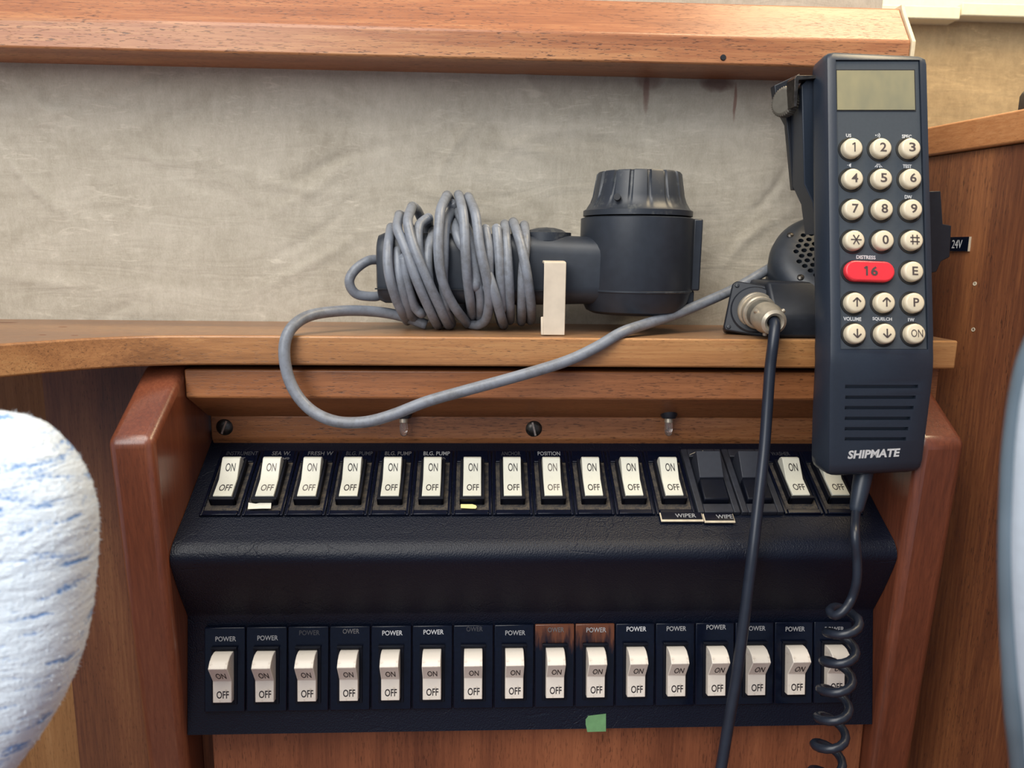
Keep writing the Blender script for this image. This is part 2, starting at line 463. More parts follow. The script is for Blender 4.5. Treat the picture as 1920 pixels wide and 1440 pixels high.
# far headlining to the right, the ledge above it
fw = G().box(.20, .75, .60, .62, -.40, .1795).obj('wall_right', 'farcloth', None); fw['kind'] = 'structure'
a = on(1785, 20, 1, .597)
for i, (x0, x1, dz) in enumerate(((.25, a.x - .0004, -.003), (a.x + .0004, .80, 0))):
    t_ = G().box(x0, x1, .585, .64, .1795 + dz, .1885 + dz).obj('trim_%d' % (i + 2), 'pale', None, bevel=.0008); t_['kind'] = 'structure'

ul = G().box(-.60, .90, .645, .66, .12, .40).obj('trim_5', 'pale', None); ul['kind'] = 'structure'
# bulkhead to the right, running towards the viewer
def bx(Y): return .2655 - .237 * (Y - .445)
dirb = Vector((.237, -1, 0)).normalized(); nb_ = Vector((-1, -.237, 0)).normalized()
Bm = frame(Vector((bx(.60), .60, 0)), dirb, -nb_ , Vector((0, 0, 1)))   # x towards viewer, y into the bulkhead
Bm = frame(Vector((bx(.56), .56, 0)), dirb, nb_ * -1, Vector((0, 0, 1)))
bw = G().box(0, .50, 0, .012, -.42, .0583, Bm).obj('wall_side', 'side', None); bw['kind'] = 'structure'
rl = G().box(0, .50, -.0035, .017, .0587, .0752, Bm).obj('trim_4', 'rail', None, bevel=.0012); rl['kind'] = 'structure'
for q in ((1825, 618), (1828, 532)):                # tiny screw holes
    c = onp(q[0], q[1], (bx(.42), .42, 0), nb_)
    G().lathe([(.0006, .0000), (.0006, .0002), (.0011, .0003), (.0012, 0)], axis_m(c, nb_), 12).obj('screw_hole', 'chip', bw)

# panelling left of the console
xs_ = -.2482
wl = G().box(xs_ - .0002, XL - .018, .430, .442, -.45, -.0600).obj('wall_left', 'left', None); wl['kind'] = 'structure'
Ml = frame(Vector((xs_, .430, 0)), Vector((-.955, -.296, 0)), Vector((-.296, .955, 0)), Vector((0, 0, 1)))
G().box(0, .25, 0, .012, -.45, -.0600, Ml).obj('panel', 'side_light', wl)

# floor far below, so that the cabin is closed underneath
fl = G().box(-.8, .8, -.3, .7, -.47, -.452).obj('floor', 'side', None); fl['kind'] = 'structure'

# ================================================================== SHELF
poly = []
yf = .3885
fr = [on(px, py, 2, ZS) for px, py in ((-60, 650), (0, 645), (60, 640.5), (120, 635), (190, 631), (270, 629))]
cur = [(p.x, p.y) for p in fr]
cur = [(-.245, .318), (-.2305, .333), (-.2166, .347), (-.2045, .359), (-.191, .3705), (-.175, .3795), (-.155, .3852), (-.135, .3875), (-.11, yf)]
cur = [tuple(v[:2]) for v in catmull([Vector((x, y, 0)) for x, y in cur], 5)]
poly = cur + [(.2575, yf), (.2575, YW - .0008), (-.42, YW - .0008), (-.42, .25), (-.30, .25)]
sh = thing('shelf', (0, .42, ZS - .0155), 'long varnished wooden shelf under the cloth wall, curving forward at its left end', 'shelf')
G().plate(poly, ZS - .0155, ZS).obj('shelf_board', 'shelf', sh, bevel=.0011, segs=3)
G().box(.2436, .2562, .400, .432, -.1100, ZS - .0165).obj('end_post', 'trim', sh, bevel=.0008)
for (px, py, r_) in ((12, 605, .0040), (118, 613, .0016), (80, 628, .0012), (140, 629, .0012)):
    c = on(px, py, 2, ZS)
    G().lathe([(0, .00015), (r_ * .7, .00015), (r_, 0), (r_, -.0002)], Matrix.Translation(c) @ Matrix.Diagonal((1.7, .45, 1, 1)), 14).obj('dent', 'side', sh)

# ================================================================== CONSOLE
con = thing('switch_console', (.03, .40, -.30), 'varnished wooden switch console with sloping sides and a black padded vinyl panel', 'console')
ck = [(.3505, -.0900), (.3965, -.0608), (.4280, -.0608), (.4560, -.0640), (.4560, -.3300), (.3665, -.3300), (.3645, -.2770)]
for (x0, x1) in ((XL - .0215, XL), (XR, XR + .0235)):
    o = G().prism(ck, x0, x1).obj('side_board', 'cheek', con); bev(o, .0042, 4)
G().prism([(.3935, -.0625), (.3935, -.0775), (.4225, -.0937), (.4400, -.0937), (.4400, -.0625)], XL + .0002, .2555 - .037).obj('upper_trim', 'trim', con, bevel=.0009)
trim2 = G().prism([(.4240, -.0938), (.4240, -.1075), (.4275, -.1131), (.4400, -.1131), (.4400, -.0938)], XL + .0012, XR - .0002).obj('lower_trim', 'trim', con, bevel=.0009)
# padded vinyl: profile with a rounded nose
vp = [(.4345, -.1066), (.4206, -.1135), (.3790, -.1387)]
vp = [(.4340, -.1056), (.3795, -.1386)]
nose = catmull([Vector((0, .3795, -.1386)), Vector((0, .3700, -.1440)), Vector((0, .3636, -.1480)), Vector((0, .3602, -.1535)), Vector((0, .3620, -.1610)), Vector((0, .3690, -.1770)), Vector((0, .3765, -.1915))], 7)
vp += [(v.y, v.z) for v in nose[1:]]
vp += [(.3772, -.1932), (.3665, -.2556), (.4000, -.2560), (.4340, -.2000)]
pad = G().prism(vp, XL + .0003, XR - .0003).obj('padded_panel', 'vinyl', con, angle=50)
# wood panel under the padded one
G().box(-.1445, XR - .0003, .3745, .3845, -.3300, -.2540).obj('lower_panel', 'panel', con, bevel=.0006)
G().box(XL + .0002, XR - .0002, .3860, .3920, -.3300, -.2540).obj('back_panel', 'side', con)
# screws in the lower trim
def screw(px, py, ang, par):
    c = on(px, py, 1, .4240); m = axis_m(c + Vector((0, .0004, 0)), (0, -1, 0)) @ Matrix.Rotation(R(ang), 4, 'Z')
    o = G().lathe([(0, .0024), (.0024, .0021), (.0040, .0013), (.0050, .0002), (.0050, -.0012), (0, -.0012)], m, 32).obj('wood_screw', 'dark_metal', par)
    kc = G().box(-.0006, .0006, -.006, .006, .0009, .004, m).obj('c', 'slot_metal')
    cut(o, [kc])
    G().box(-.00055, .00055, -.0040, .0040, .0006, .00115, m).obj('screw_slot', 'slot_metal', o)
screw(421, 801, -22, con); screw(1001, 804, 14, con); screw(1583, 808, 30, con)
# small bulbs
for px, lab in ((757, 'small clear bulb under the trim, beside the lowest sag of the grey cord'), (1254, 'small clear bulb under the trim, right of the middle screw')):
    c = on(px, 783, 1, .4180)
    b = thing('pilot_bulb', c, lab, 'light bulb', 'pilot bulbs under the console trim')
    mm = axis_m(c, (0, -.12, -1)) @ Matrix.Scale(1.35, 4)
    G().lathe([(0, -.006), (.0034, -.006), (.0036, -.001), (.0030, .0002), (.0022, .0002), (.0022, -.001), (0, -.001)], mm, 20).obj('socket', 'black', b)
    G().lathe([(.0018, .0002), (.0019, .0020), (.0016, .0022)], mm, 20).obj('bulb_base', 'metal', b)
    G().lathe([(.0015, .0018), (.0017, .0034), (.0017, .0058), (.0013, .0073), (.0006, .0079), (0, .0080)], mm, 20).obj('bulb_glass', 'glass', b)
    G().tube([mm @ Vector((-.0007, 0, .0022)), mm @ Vector((-.0005, 0, .0048)), mm @ Vector((0, 0, .0054)), mm @ Vector((.0005, 0, .0048)), mm @ Vector((.0007, 0, .0022))], .00016, 6).obj('filament', 'metal', b)

# ================================================================== SWITCHES
S = .022
# lower row frame: local x right, y up the plate, z out; origin at plate top centre
lt, lb = Vector((0, .3742, -.1982)), Vector((0, .3670, -.2431))
ly = (lt - lb).normalized(); lz = Vector((1, 0, 0)).cross(ly)
ut, ub = Vector((0, .4144, -.1158)), Vector((0, .3788, -.1373))
uy = (ut - ub).normalized(); uz = Vector((1, 0, 0)).cross(uy); ULEN = .0470
def low_m(x): return frame(Vector((x, lt.y, lt.z)), Vector((1, 0, 0)), ly, lz)
def up_m(x): return frame(ub + uy * ULEN + Vector((x, 0, 0)), Vector((1, 0, 0)), uy, uz)
mm_ = .001
def rocker_prof(kind):
    if kind == 'low': p = [(12.4, -1), (12.3, 3), (12.9, 6), (14.8, 9), (17.9, 11.2), (27, 4), (38.6, 3.8), (38.9, -1)]
    else: p = [(11.0 + 1.6, -1), (11.0, 3), (11.4, 6), (12.6, 8), (14.3, 8.9), (25.6, 4.1), (37.6, 4.45), (37.9, -1)]
    return [(-a * mm_, b * mm_) for a, b in p]
_cache = {}
def cached(key, fn):
    if key not in _cache:
        o = fn(); _cache[key] = (o.data, [(m.width, m.segments) for m in o.modifiers]); bpy.data.objects.remove(o)
    return _cache[key]
def put(name, key, fn, parent, mat=None):
    me, mods = cached(key, fn)
    o = add(name, me, parent)
    for w_, s_ in mods: bev(o, w_, s_)
    if mat:
        o.material_slots[0].link = 'OBJECT'; o.material_slots[0].material = M[mat]
    return o
def g_low_housing():
    g = G().box(-.01065, .01065, -.0453, 0, -.0018, 0)
    return g.obj('h', 'housing', bevel=.0005)
def g_low_collar():
    g = G(); z1 = .0007
    g.box(-.0067, -.0052, -.0410, -.0108, -.001, z1).box(.0052, .0067, -.0410, -.0108, -.001, z1)
    g.box(-.0052, .0052, -.0410, -.0391, -.001, z1).box(-.0052, .0052, -.0122, -.0108, -.001, z1)
    g.box(-.0068, .0068, -.0112, -.0100, -.001, .0019)
    return g.obj('c', 'collar', bevel=.0002)
def g_up_housing():
    L = ULEN; g = G()
    g.box(-.01068, -.0090, -L, 0, -.0015, 0).box(.0090, .01068, -L, 0, -.0015, 0)
    g.box(-.0090, .0090, -L, -L + .0030, -.0015, .0004).box(-.0090, .0090, -.0090, 0, -.0015, 0)
    return g.obj('h', 'housing', bevel=.0004)
def g_up_floor(): return G().box(-.0090, .0090, -ULEN + .003, -.009, -.0017, -.0008).obj('f', 'dusty')
def g_up_collar():
    g = G(); a, b = -.0398, -.0100; z1 = .0034
    g.box(-.0067, -.0051, a, b, -.0012, z1).box(.0051, .0067, a, b, -.0012, z1)
    g.box(-.0067, .0067, a, -.0380, -.0012, .0043).box(-.0051, .0051, -.0110, b, -.0012, z1)
    return g.obj('c', 'collar', bevel=.0003)
def g_rocker(kind, hw=.0049):
    def f():
        g = G().prism(rocker_prof(kind), -hw, hw); return g.obj('r', 'ivory', bevel=.00035)
    return f
def face_m(kind, which):
    p = rocker_prof(kind); a, b = (p[4], p[5]) if which == 'on' else (p[5], p[6])
    A = Vector((0, a[0], a[1])); B = Vector((0, b[0], b[1]))
    y = (A - B).normalized(); z = Vector((1, 0, 0)).cross(y)
    return A, B, y, z
def legend(kind, which, t, wdt, hgt, dx, mat, parent, bold=.012):
    A, B, y, z = face_m(kind, which)
    c = A + (B - A) * t + Vector((dx, 0, 0))
    key = ('leg', kind, which, t, wdt, dx)
    def fn():
        V, F = text_mesh(which.upper(), bold)
        return G().addm([(x * wdt, yy * hgt, q * .003) for x, yy, q in V], F, frame(c, Vector((1, 0, 0)), y, z)).obj('l', 'ink', smooth=False)
    return put('lettering', key, fn, parent, mat)

lowdy = [21, 20, 11, 9, 13, 12, 7, 15, 10, 11, 10, 10, 8, 11, 13, 14]
lowcol = ['print_mid', 'print_mid', 'print_trace', 'print_faint', 'print', 'print', 'print_trace', 'print_mid', 'print_faint', 'print_mid', 'print', 'print_mid', 'print_mid', 'print_mid', 'print_mid', 'print_mid']
ordn = ['first', 'second', 'third', 'fourth', 'fifth', 'sixth', 'seventh', 'eighth', 'ninth', 'tenth', 'eleventh', 'twelfth', 'thirteenth', 'fourteenth', 'fifteenth', 'sixteenth']
low_note = {0: 'beside the wooden side board', 2: 'its lettering almost gone', 3: 'POWER missing its first letter', 4: 'bright white POWER lettering',
            5: 'bright POWER and pale sheen', 6: 'lettering hardly readable', 8: 'painted brown reflection on top, faded POWER', 9: 'painted brown reflection, above green tape',
            12: 'just left of the straight cable', 13: 'just right of the straight cable', 15: 'half hidden behind coiled cord'}
for i in range(16):
    x = -.1452 + (i + .5) * S
    lab = 'white rocker switch %s from left in lower row' % ordn[i]
    if i in low_note: lab += ', ' + low_note[i]
    sw = bpy.data.objects.new('rocker_switch', None); COL.objects.link(sw); sw.matrix_world = low_m(x); sw.empty_display_size = .01
    tag(sw, lab, 'switch', 'rocker switches of the lower row')
    put('housing', 'lh', g_low_housing, sw, 'housing_reflection' if i in (8, 9) else None)
    put('collar', 'lc', g_low_collar, sw)
    r = put('rocker', 'lr', g_rocker('low'), sw, 'ivory2')
    dx = .0008 + random.uniform(-.0003, .0003)
    legend('low', 'on', .58, .0052, .0052, .0004, 'ink', r, .014); legend('low', 'off', .63, .0064, .0040, .0003, 'ink', r, .016)
    m = frame(Vector((.0006, -lowdy[i] / 3.5 * mm_, .0001)), Vector((1, 0, 0)), Vector((0, 1, 0)), Vector((0, 0, 1)))
    t_ = {2: 'POWER', 3: 'OWER', 6: 'OWER', 8: 'OWER'}.get(i, 'POWER')
    put_text(t_, m, .0108 if t_ == 'POWER' else .0088, .0026, lowcol[i], sw, bold=.01)

names = ['INSTRUMENT', 'SEA W.', 'FRESH W', 'BLG. PUMP', 'BLG. PUMP', 'BLG. PUMP', '', 'ANCHOR', 'POSITION', '', '', '', None, None, 'WASHER', '']
under = {0: 'T', 1: 'PUMP', 5: 'FRWD'}
ucol = ['print_trace', 'print_faint', 'print_faint', 'print_trace', 'print_faint', 'print_mid', '', 'print_trace', 'print_mid', '', '', '', '', '', 'print_trace', '']
wid = {0: .0175, 1: .0105, 2: .0140, 3: .0150, 4: .0150, 5: .0150, 7: .0110, 8: .0130, 14: .0110}
up_note = ['with faded INSTRUMENT lettering', 'marked SEA W. PUMP, white tape below it', 'marked FRESH W', 'with worn BLG. PUMP lettering, right beside FRESH W',
           'marked BLG. PUMP, between two marked alike', 'marked BLG. PUMP FRWD in clear print', 'with a yellow sticker below it', 'marked ANCHOR', 'marked POSITION',
           'without lettering, next right of POSITION', 'without lettering, eleventh from the left', 'without lettering, left of the first all-black one',
           'all black, the first of two', 'all black, behind the straight black cable', 'marked WASHER, left of the handset foot', 'partly hidden under the black handset']
xc = [-.1463 + (i + .5) * S for i in range(12)] + [.1297, .1537, .1768, .1990]
def g_blank_frame():
    L = ULEN; g = G(); W = .0116
    g.box(-W, -.0080, -L, 0, -.0015, .0014).box(.0080, W, -L, 0, -.0015, .0014)
    g.box(-.0080, .0080, -L, -L + .0060, -.0015, .0014).box(-.0080, .0080, -.0060, 0, -.0015, .0014)
    return g.obj('h', 'blank_frame', bevel=.0005)
def g_blank_floor(): return G().box(-.0080, .0080, -ULEN + .006, -.006, -.0017, -.0006).obj('f', 'collar')
def g_blank_top():
    p = [(-.0085, -.0006), (-.0085, .0060), (-.0110, .0112), (-.0255, .0052), (-.0255, -.0006)]
    return G().prism(p, -.0068, .0068).obj('r', 'blank', bevel=.0003)
def g_blank_low():
    p = [(-.0256, -.0006), (-.0256, .0045), (-.0395, .0034), (-.0402, -.0006)]
    return G().prism(p, -.0070, .0070).obj('r', 'collar', bevel=.0007)
for i in range(16):
    kind = 'black' if i in (12, 13) else 'white'
    sw = bpy.data.objects.new('rocker_switch', None); COL.objects.link(sw); sw.matrix_world = up_m(xc[i]); sw.empty_display_size = .01
    tag(sw, '%s upper-row rocker switch %s' % (kind, up_note[i]), 'switch', 'rocker switches of the upper row')
    if kind == 'black':
        put('housing', 'bh', g_blank_frame, sw); put('recess_floor', 'bf', g_blank_floor, sw)
        put('rocker', 'bt', g_blank_top, sw); put('rocker_foot', 'bl', g_blank_low, sw); continue
    put('housing', 'uh', g_up_housing, sw); put('recess_floor', 'uf', g_up_floor, sw); put('collar', 'uc', g_up_collar, sw)
    r = put('rocker', 'ur', g_rocker('up'), sw)
    soft = 'ink_soft' if i in (1, 2, 8) else 'ink'
    legend('up', 'on', .45, .0052, .0048, .0004, soft, r, .01); legend('up', 'off', .52, .0066, .0046, .0004, soft, r, .01)
    if names[i]:
        m = frame(Vector((.0014 if i < 6 else 0, -.0026, .0001)), Vector((1, 0, 0)), Vector((0, 1, 0)), Vector((0, 0, 1)))
        put_text(names[i], m, wid[i], .0030, ucol[i], sw, bold=.005)
        if i in under:
            m = frame(Vector((.0030, -.0072, .0001)), Vector((1, 0, 0)), Vector((0, 1, 0)), Vector((0, 0, 1)))
            put_text(under[i], m, .0016 * len(under[i]) * 1.1, .0028, 'print_faint', sw, bold=.005)

# bits of tape and loose engraved strips
def on_up(px, py, off=0):
    return onp(px, py, ub + uz * off, uz)
def flake(pix, name, mat, label, cat, plane=(None, None), off=.0009, th=.0003, group=None):
    p0, n = plane
    P = [onp(a, b, p0 + n * off, n) for a, b in pix]
    c = sum(P, Vector()) / len(P)
    t_ = G(); k = len(P)
    t_.V = [p - c for p in P] + [p - c + n * th for p in P]
    t_.F = [tuple(range(k)), tuple(range(k, 2 * k))] + [(i, (i + 1) % k, k + (i + 1) % k, k + i) for i in range(k)]
    o = t_.obj(name, mat, None, smooth=False); o.location = c
    return tag(o, label, cat, group)
flake([(466, 943), (480, 945), (495, 942), (509, 943), (508, 954), (490, 954), (465, 955)], 'tape_strip', 'tape', 'torn strip of white tape under the second switch of the upper row', 'tape', (ub, uz), .0009)
flake([(864, 946), (886, 946), (892, 948), (894, 951), (892, 954), (885, 954), (864, 953)], 'paper_sticker', 'yellow', 'small pale yellow sticker with a rounded end under the seventh upper switch', 'sticker', (ub, uz), .0009)
lp0 = Vector((0, .3665, -.2556)); ln = Vector((1, 0, 0)).cross((Vector((0, .3772, -.1932)) - lp0).normalized())
flake([(1098, 1349), (1103, 1342), (1136, 1338), (1136, 1371), (1101, 1372), (1098, 1358)], 'masking_tape', 'green', 'torn bit of green masking tape on the lower edge of the black panel', 'tape', (lp0, ln), .0001)
vn = Vector((1, 0, 0)).cross((Vector((0, .3795, -.1386)) - Vector((0, .3700, -.1440))).normalized()); v0 = Vector((0, .3795, -.1386))
def strip(x0, x1, y0, y1, body, tx, wpx, label):
    cs = [onp(a, b, v0 + vn * .0012, vn) for a, b in ((x0, y0), (x1, y0), (x1, y1), (x0, y1))]
    cc = (cs[0] + cs[1] + cs[2] + cs[3]) / 4
    e = thing('engraved_strip', cc, label, 'label strip', 'loose engraved WIPER strips')
    ux = (cs[1] - cs[0]).normalized(); uyy = (cs[0] - cs[3]); hh = uyy.length; uyy.normalize(); wd = (cs[1] - cs[0]).length
    m = frame(cc, ux, vn.cross(ux), vn)
    G().box(-wd / 2, wd / 2, -hh / 2, hh / 2, 0, .0008, m).obj('strip_core', 'chip', e, bevel=.0002)
    G().box(-wd / 2 + .0006, wd / 2 - .0005, -hh / 2 + .0012, hh / 2, .0007, .0011, m).obj('strip_face', 'housing', e)
    put_text(body, m @ Matrix.Translation((tx, .0006, .00115)), wpx, .0026, 'print_mid', e)
strip(1238, 1317, 963, 979, 'WIPER', .0022, .0110, 'black engraved strip reading WIPER below the twelfth upper switch')
strip(1319, 1376, 965, 981, 'WIPE', .0030, .0088, 'broken black strip reading WIPE below the first all-black switch')
# lint thread
P = [on_up(a, b, .0012) for a, b in ((1293, 853), (1300, 850), (1306, 848), (1313, 851), (1318, 845))]
o = G().tube(catmull(P, 5), .00025, 6).obj('lint_thread', 'chip', None); tag(o, 'curled thread of lint above the first all-black switch', 'lint')

# ================================================================== HAND TORCH WITH CORD
tx, ty = .0892, .4290
to = thing('hand_lamp', (tx, ty, ZS), 'black plastic hand lamp lying on the shelf, its grey cord wound round the grip', 'lamp')
zt = .0205                                           # rim of head
HM = Matrix.Translation((tx, ty, 0))
G().lathe([(0, zt - .0005), (.0300, zt - .0005), (.0318, zt - .0012), (.0322, -.0200), (.0317, -.0212), (.0305, -.0260), (.0275, -.0318), (.0240, -.0335), (0, -.0335)], HM, 64).obj('lamp_head', 'torch', to, angle=28)
G().lathe([(.0319, -.0195), (.0324, -.0199), (.0324, -.0206), (.0319, -.0210)], HM, 64).obj('seam_ring', 'torch_dusty', to)
# side flange on the right of the head
G().box(tx + .0290, tx + .0345, ty - .012, ty + .012, -.0200, zt - .001).obj('side_flange', 'torch', to, bevel=.001)
G().box(tx + .0280, tx + .0322, ty - .010, ty + .010, -.0320, -.0201).obj('side_flange', 'torch', to, bevel=.001)
# fluted cap
cap_prof = [(.0306, zt + .0002), (.0306, zt + .0030), (.0290, zt + .0040), (.0268, zt + .0075), (.0256, zt + .0110), (.0236, zt + .0230), (.0228, zt + .0240), (0, zt + .0243)]
gcap = G(); n = 240; k = len(cap_prof)
for i in range(n):
    a = 2 * math.pi * i / n; ph = (i % 15) / 15
    for j, (r_, z_) in enumerate(cap_prof):
        d = 0
        if 2 < j < 7 and ph < .2: d = .0017 * (j - 2) / 4
        gcap.V.append(HM @ Vector(((r_ - d) * math.cos(a), (r_ - d) * math.sin(a), z_)))
for i in range(n):
    j = (i + 1) % n
    for q in range(k - 1): gcap.F.append((i * k + q, j * k + q, j * k + q + 1, i * k + q + 1))
gcap.F.append(tuple(i * k for i in range(n)))
cap = gcap.obj('cap', 'torch_dusty', to, angle=40)
hp = on(1157, 369, 1, ty - .0245)
G().lathe([(0, .0003), (.0018, .0003), (.0019, -.002), (0, -.002)], axis_m(hp, (-.3, -1, .15)), 16).obj('cap_hole', 'slot', cap)
G().box(tx - .0030, tx + .0036, ty - .003, ty + .003, zt + .024, zt + .0262).obj('cap_latch', 'torch', to, bevel=.0006)
# grip: rounded bar along x
def rr(hw, hh, r_, n=5):
    pts = []
    for cx, cy, a0 in ((hw - r_, hh - r_, 0), (-hw + r_, hh - r_, 90), (-hw + r_, -hh + r_, 180), (hw - r_, -hh + r_, 270)):
        for q in range(n + 1):
            a = R(a0 + 90 * q / n); pts.append((cx + r_ * math.cos(a), cy + r_ * math.sin(a)))
    return pts
gz = -.0095
def grip():
    st = [(-.0560, .0150, .0155), (-.0552, .0170, .0178), (-.0520, .0185, .0192), (-.0100, .0185, .0195), (.0300, .0180, .0195), (.0480, .0190, .0190), (.0600, .0210, .0185), (.0700, .0220, .0180)]
    g = G(); prev = None
    for (x, hy, hz) in st:
        ring = [(x, ty + a, gz + b) for a, b in rr(hy, hz, min(hy, hz) * .55)]; b0 = len(g.V); g.V += [Vector(v) for v in ring]; n_ = len(ring)
        if prev is not None: g.F += [(prev + q, prev + (q + 1) % n_, b0 + (q + 1) % n_, b0 + q) for q in range(n_)]
        else: g.F.append(tuple(range(n_)))
        prev = b0
    g.F.append(tuple(prev + q for q in range(n_)))
    return g.obj('grip', 'torch', to, angle=40)
grip()
G().box(-.0565, .0480, ty - .0192, ty - .016, gz - .0112, gz - .0106).obj('grip_seam', 'slot', to)
# switch button on the grip
bc = Vector((.0375, ty - .002, gz + .0190))
G().lathe([(0, .0046), (.0050, .0042), (.0090, .0032), (.0112, .0018), (.0140, .0016), (.0140, -.0030), (.011, -.0060), (0, -.006)], Matrix.Translation(bc), 40).obj('push_button', 'torch_dusty', to)

# cord: front strands read as crossings in front of the grip, back strands close each turn
def cp(cx, cy): return (680 + cx / 4.8, 340 + cy / 4.8)
strands = [  # lists of crop points, bulge
    [(255, 415), (225, 640), (240, 850), (310, 1080), (400, 1255)],
    [(310, 520), (322, 760), (365, 1000), (440, 1220), (500, 1240)],
    [(330, 300), (310, 410), (400, 640), (490, 900), (600, 1150), (690, 1330)],
    [(372, 690), (400, 900), (460, 1110), (530, 1190)],
    [(445, 225), (405, 330), (450, 560), (560, 830), (660, 1060), (790, 1335)],
    [(590, 330), (510, 400), (500, 560), (530, 760)],
    [(640, 440), (590, 620), (590, 820), (620, 980), (720, 1120), (800, 1280)],
    [(760, 125), (700, 270), (680, 620), (720, 900), (820, 1120), (950, 1285)],
    [(800, 270), (745, 400), (732, 700), (725, 900), (750, 1150)],
    [(862, 120), (905, 300), (925, 640), (945, 900), (990, 1220)],
    [(830, 345), (860, 520), (990, 720), (1030, 900), (1062, 1060), (1060, 1240)],
    [(950, 140), (1015, 300), (1055, 600), (1110, 850), (1140, 1080), (1090, 1270), (960, 1310)],
    [(800, 200), (880, 320), (960, 500), (1000, 760), (1020, 950)],
    [(1105, 430), (1135, 620), (1135, 850), (1120, 960)],
    [(1090, 620), (1130, 820), (1190, 1020), (1270, 1300)],
    [(1205, 425), (1230, 700), (1245, 950), (1250, 1150)],
    [(1280, 385), (1302, 650), (1322, 1000), (1325, 1250)],
    [(1355, 365), (1420, 560), (1480, 850), (1515, 1100), (1515, 1250)],
    [(1455, 395), (1465, 560), (1440, 850), (1435, 1100), (1430, 1260)],
]
CRAD = .0027
path = []
# loop out of the end of the grip
for q, Y in (((716, 487), .430), ((690, 489), .424), ((664, 508), .420), ((655, 530), .419), ((668, 551), .421), ((700, 556), .425), ((716, 553), .430)):
    path.append(on(q[0], q[1], 1, Y))
cord_loop = list(path)
gc = G(); gc.tube(catmull(cord_loop, 7), CRAD, 14)
yc, bfront, bback = ty, .0235, .0215
partial = {3, 5, 8, 12, 13, 15}
for si, st in enumerate(strands):
    c2 = catmull([Vector((*cp(*p), 0)) for p in st], 10)
    L = [0]
    for p, q in zip(c2, c2[1:]): L.append(L[-1] + (q - p).length)
    N = 10; pts = []; j = 0
    for i in range(N):
        d = L[-1] * i / (N - 1)
        while j < len(L) - 2 and L[j + 1] < d: j += 1
        f_ = (d - L[j]) / max(1e-9, L[j + 1] - L[j]); pts.append(c2[j].lerp(c2[j + 1], f_))
    zs = [on(p.x, p.y, 1, yc - .02).z for p in pts]
    top_, bot_ = max(zs), min(zs)
    if si in partial: mid, half = gz, .030
    else: mid, half = (top_ + bot_) / 2, (top_ - bot_) / 2
    bf = bfront + (.0042 if si in (2, 4, 7, 9, 11) else .0022 if si in (0, 14, 17) else 0)
    outp = []
    for p, z_ in zip(pts, zs):
        e = max(-1, min(1, (z_ - mid) / half))
        outp.append(on(p.x, p.y, 1, yc - bf * math.sqrt(max(.0, 1 - e * e))))
    A, B = outp[0], outp[-1]
    back = []
    if si not in partial or True:
        for q in (.12, .3, .5, .7, .88):
            ang = math.pi * q
            z_ = A.z + (B.z - A.z) * (1 - math.cos(ang)) / 2
            ym = A.y + (B.y - A.y) * q
            back.append(Vector((A.x + (B.x - A.x) * q, min(YW - .005, ym + (bback + .004) * math.sin(ang)), z_)))
    full = catmull(outp + back[::-1] + [outp[0]], 5)
    for v in full: v.z = max(v.z, ZS + CRAD + .0002)
    gc.tube(full, CRAD, 12)
# free run: from the bottom of the coil, hanging loop, and off behind the handset
run = [((800, 612), .424), ((750, 592), .424), ((700, 584), .420), ((640, 583), .410), ((580, 592), .396), ((545, 617), .386), ((533, 655), .3825), ((540, 705), .3815), ((560, 745), .380), ((592, 775), .378), ((635, 791), .376), ((685, 791), .374),
       ((735, 778), .374), ((800, 753), .375), ((870, 733), .377), ((940, 714), .379), ((1010, 694), .381), ((1070, 674), .3835), ((1120, 650), .3855), ((1165, 626), .3900), ((1210, 608), .4010), ((1270, 588), .413), ((1330, 563), .425), ((1380, 540), .433), ((1430, 511), .441), ((1480, 482), .455), ((1540, 456), .462), ((1600, 445), .4635)]
rp = [on(q[0], q[1], 1, Y) for q, Y in run]
for v in rp[:4] + rp[-9:]: v.z = max(v.z, ZS + CRAD + .0001)
gc.tube(catmull(rp, 8), .0030, 14)
gc.obj('power_cord', 'cord', to, angle=180)

# cream strap standing on the shelf edge and folded back over the grip
sp = [on(1038, 628, 1, .3955), on(1039, 600, 1, .3958), on(1040, 550, 1, .3962), on(1041, 510, 1, .3962), on(1041, 492, 1, .3968)]
sp[0].z = ZS + .0006
st = G(); hw = .0058
cur = [(v.y, v.z) for v in sp] + [(.4005, sp[-1].z + .0006), (.4080, sp[-1].z + .0008)]
xm = sp[2].x
ins = []
for i, (y, z) in enumerate(cur): ins.append((y + .0012, z - (.0013 if i >= 4 else 0)))
o = st.prism(cur + ins[::-1], xm - hw, xm + hw).addm([], []).obj('retaining_strap', 'strap', None, bevel=.0003)
G().box(0, 0, 0, 0, 0, 0)
tag(o, 'cream strap standing upright on the shelf edge in front of the hand lamp grip', 'strap')
ft = G().prism([(.3966, ZS + .0003), (.3966, ZS + .0016), (.4010, ZS + .0100), (.4022, ZS + .0096), (.4000, ZS + .0003)], xm - hw - .0009, xm - hw + .004).obj('strap_foot', 'strap', o, bevel=.0005)

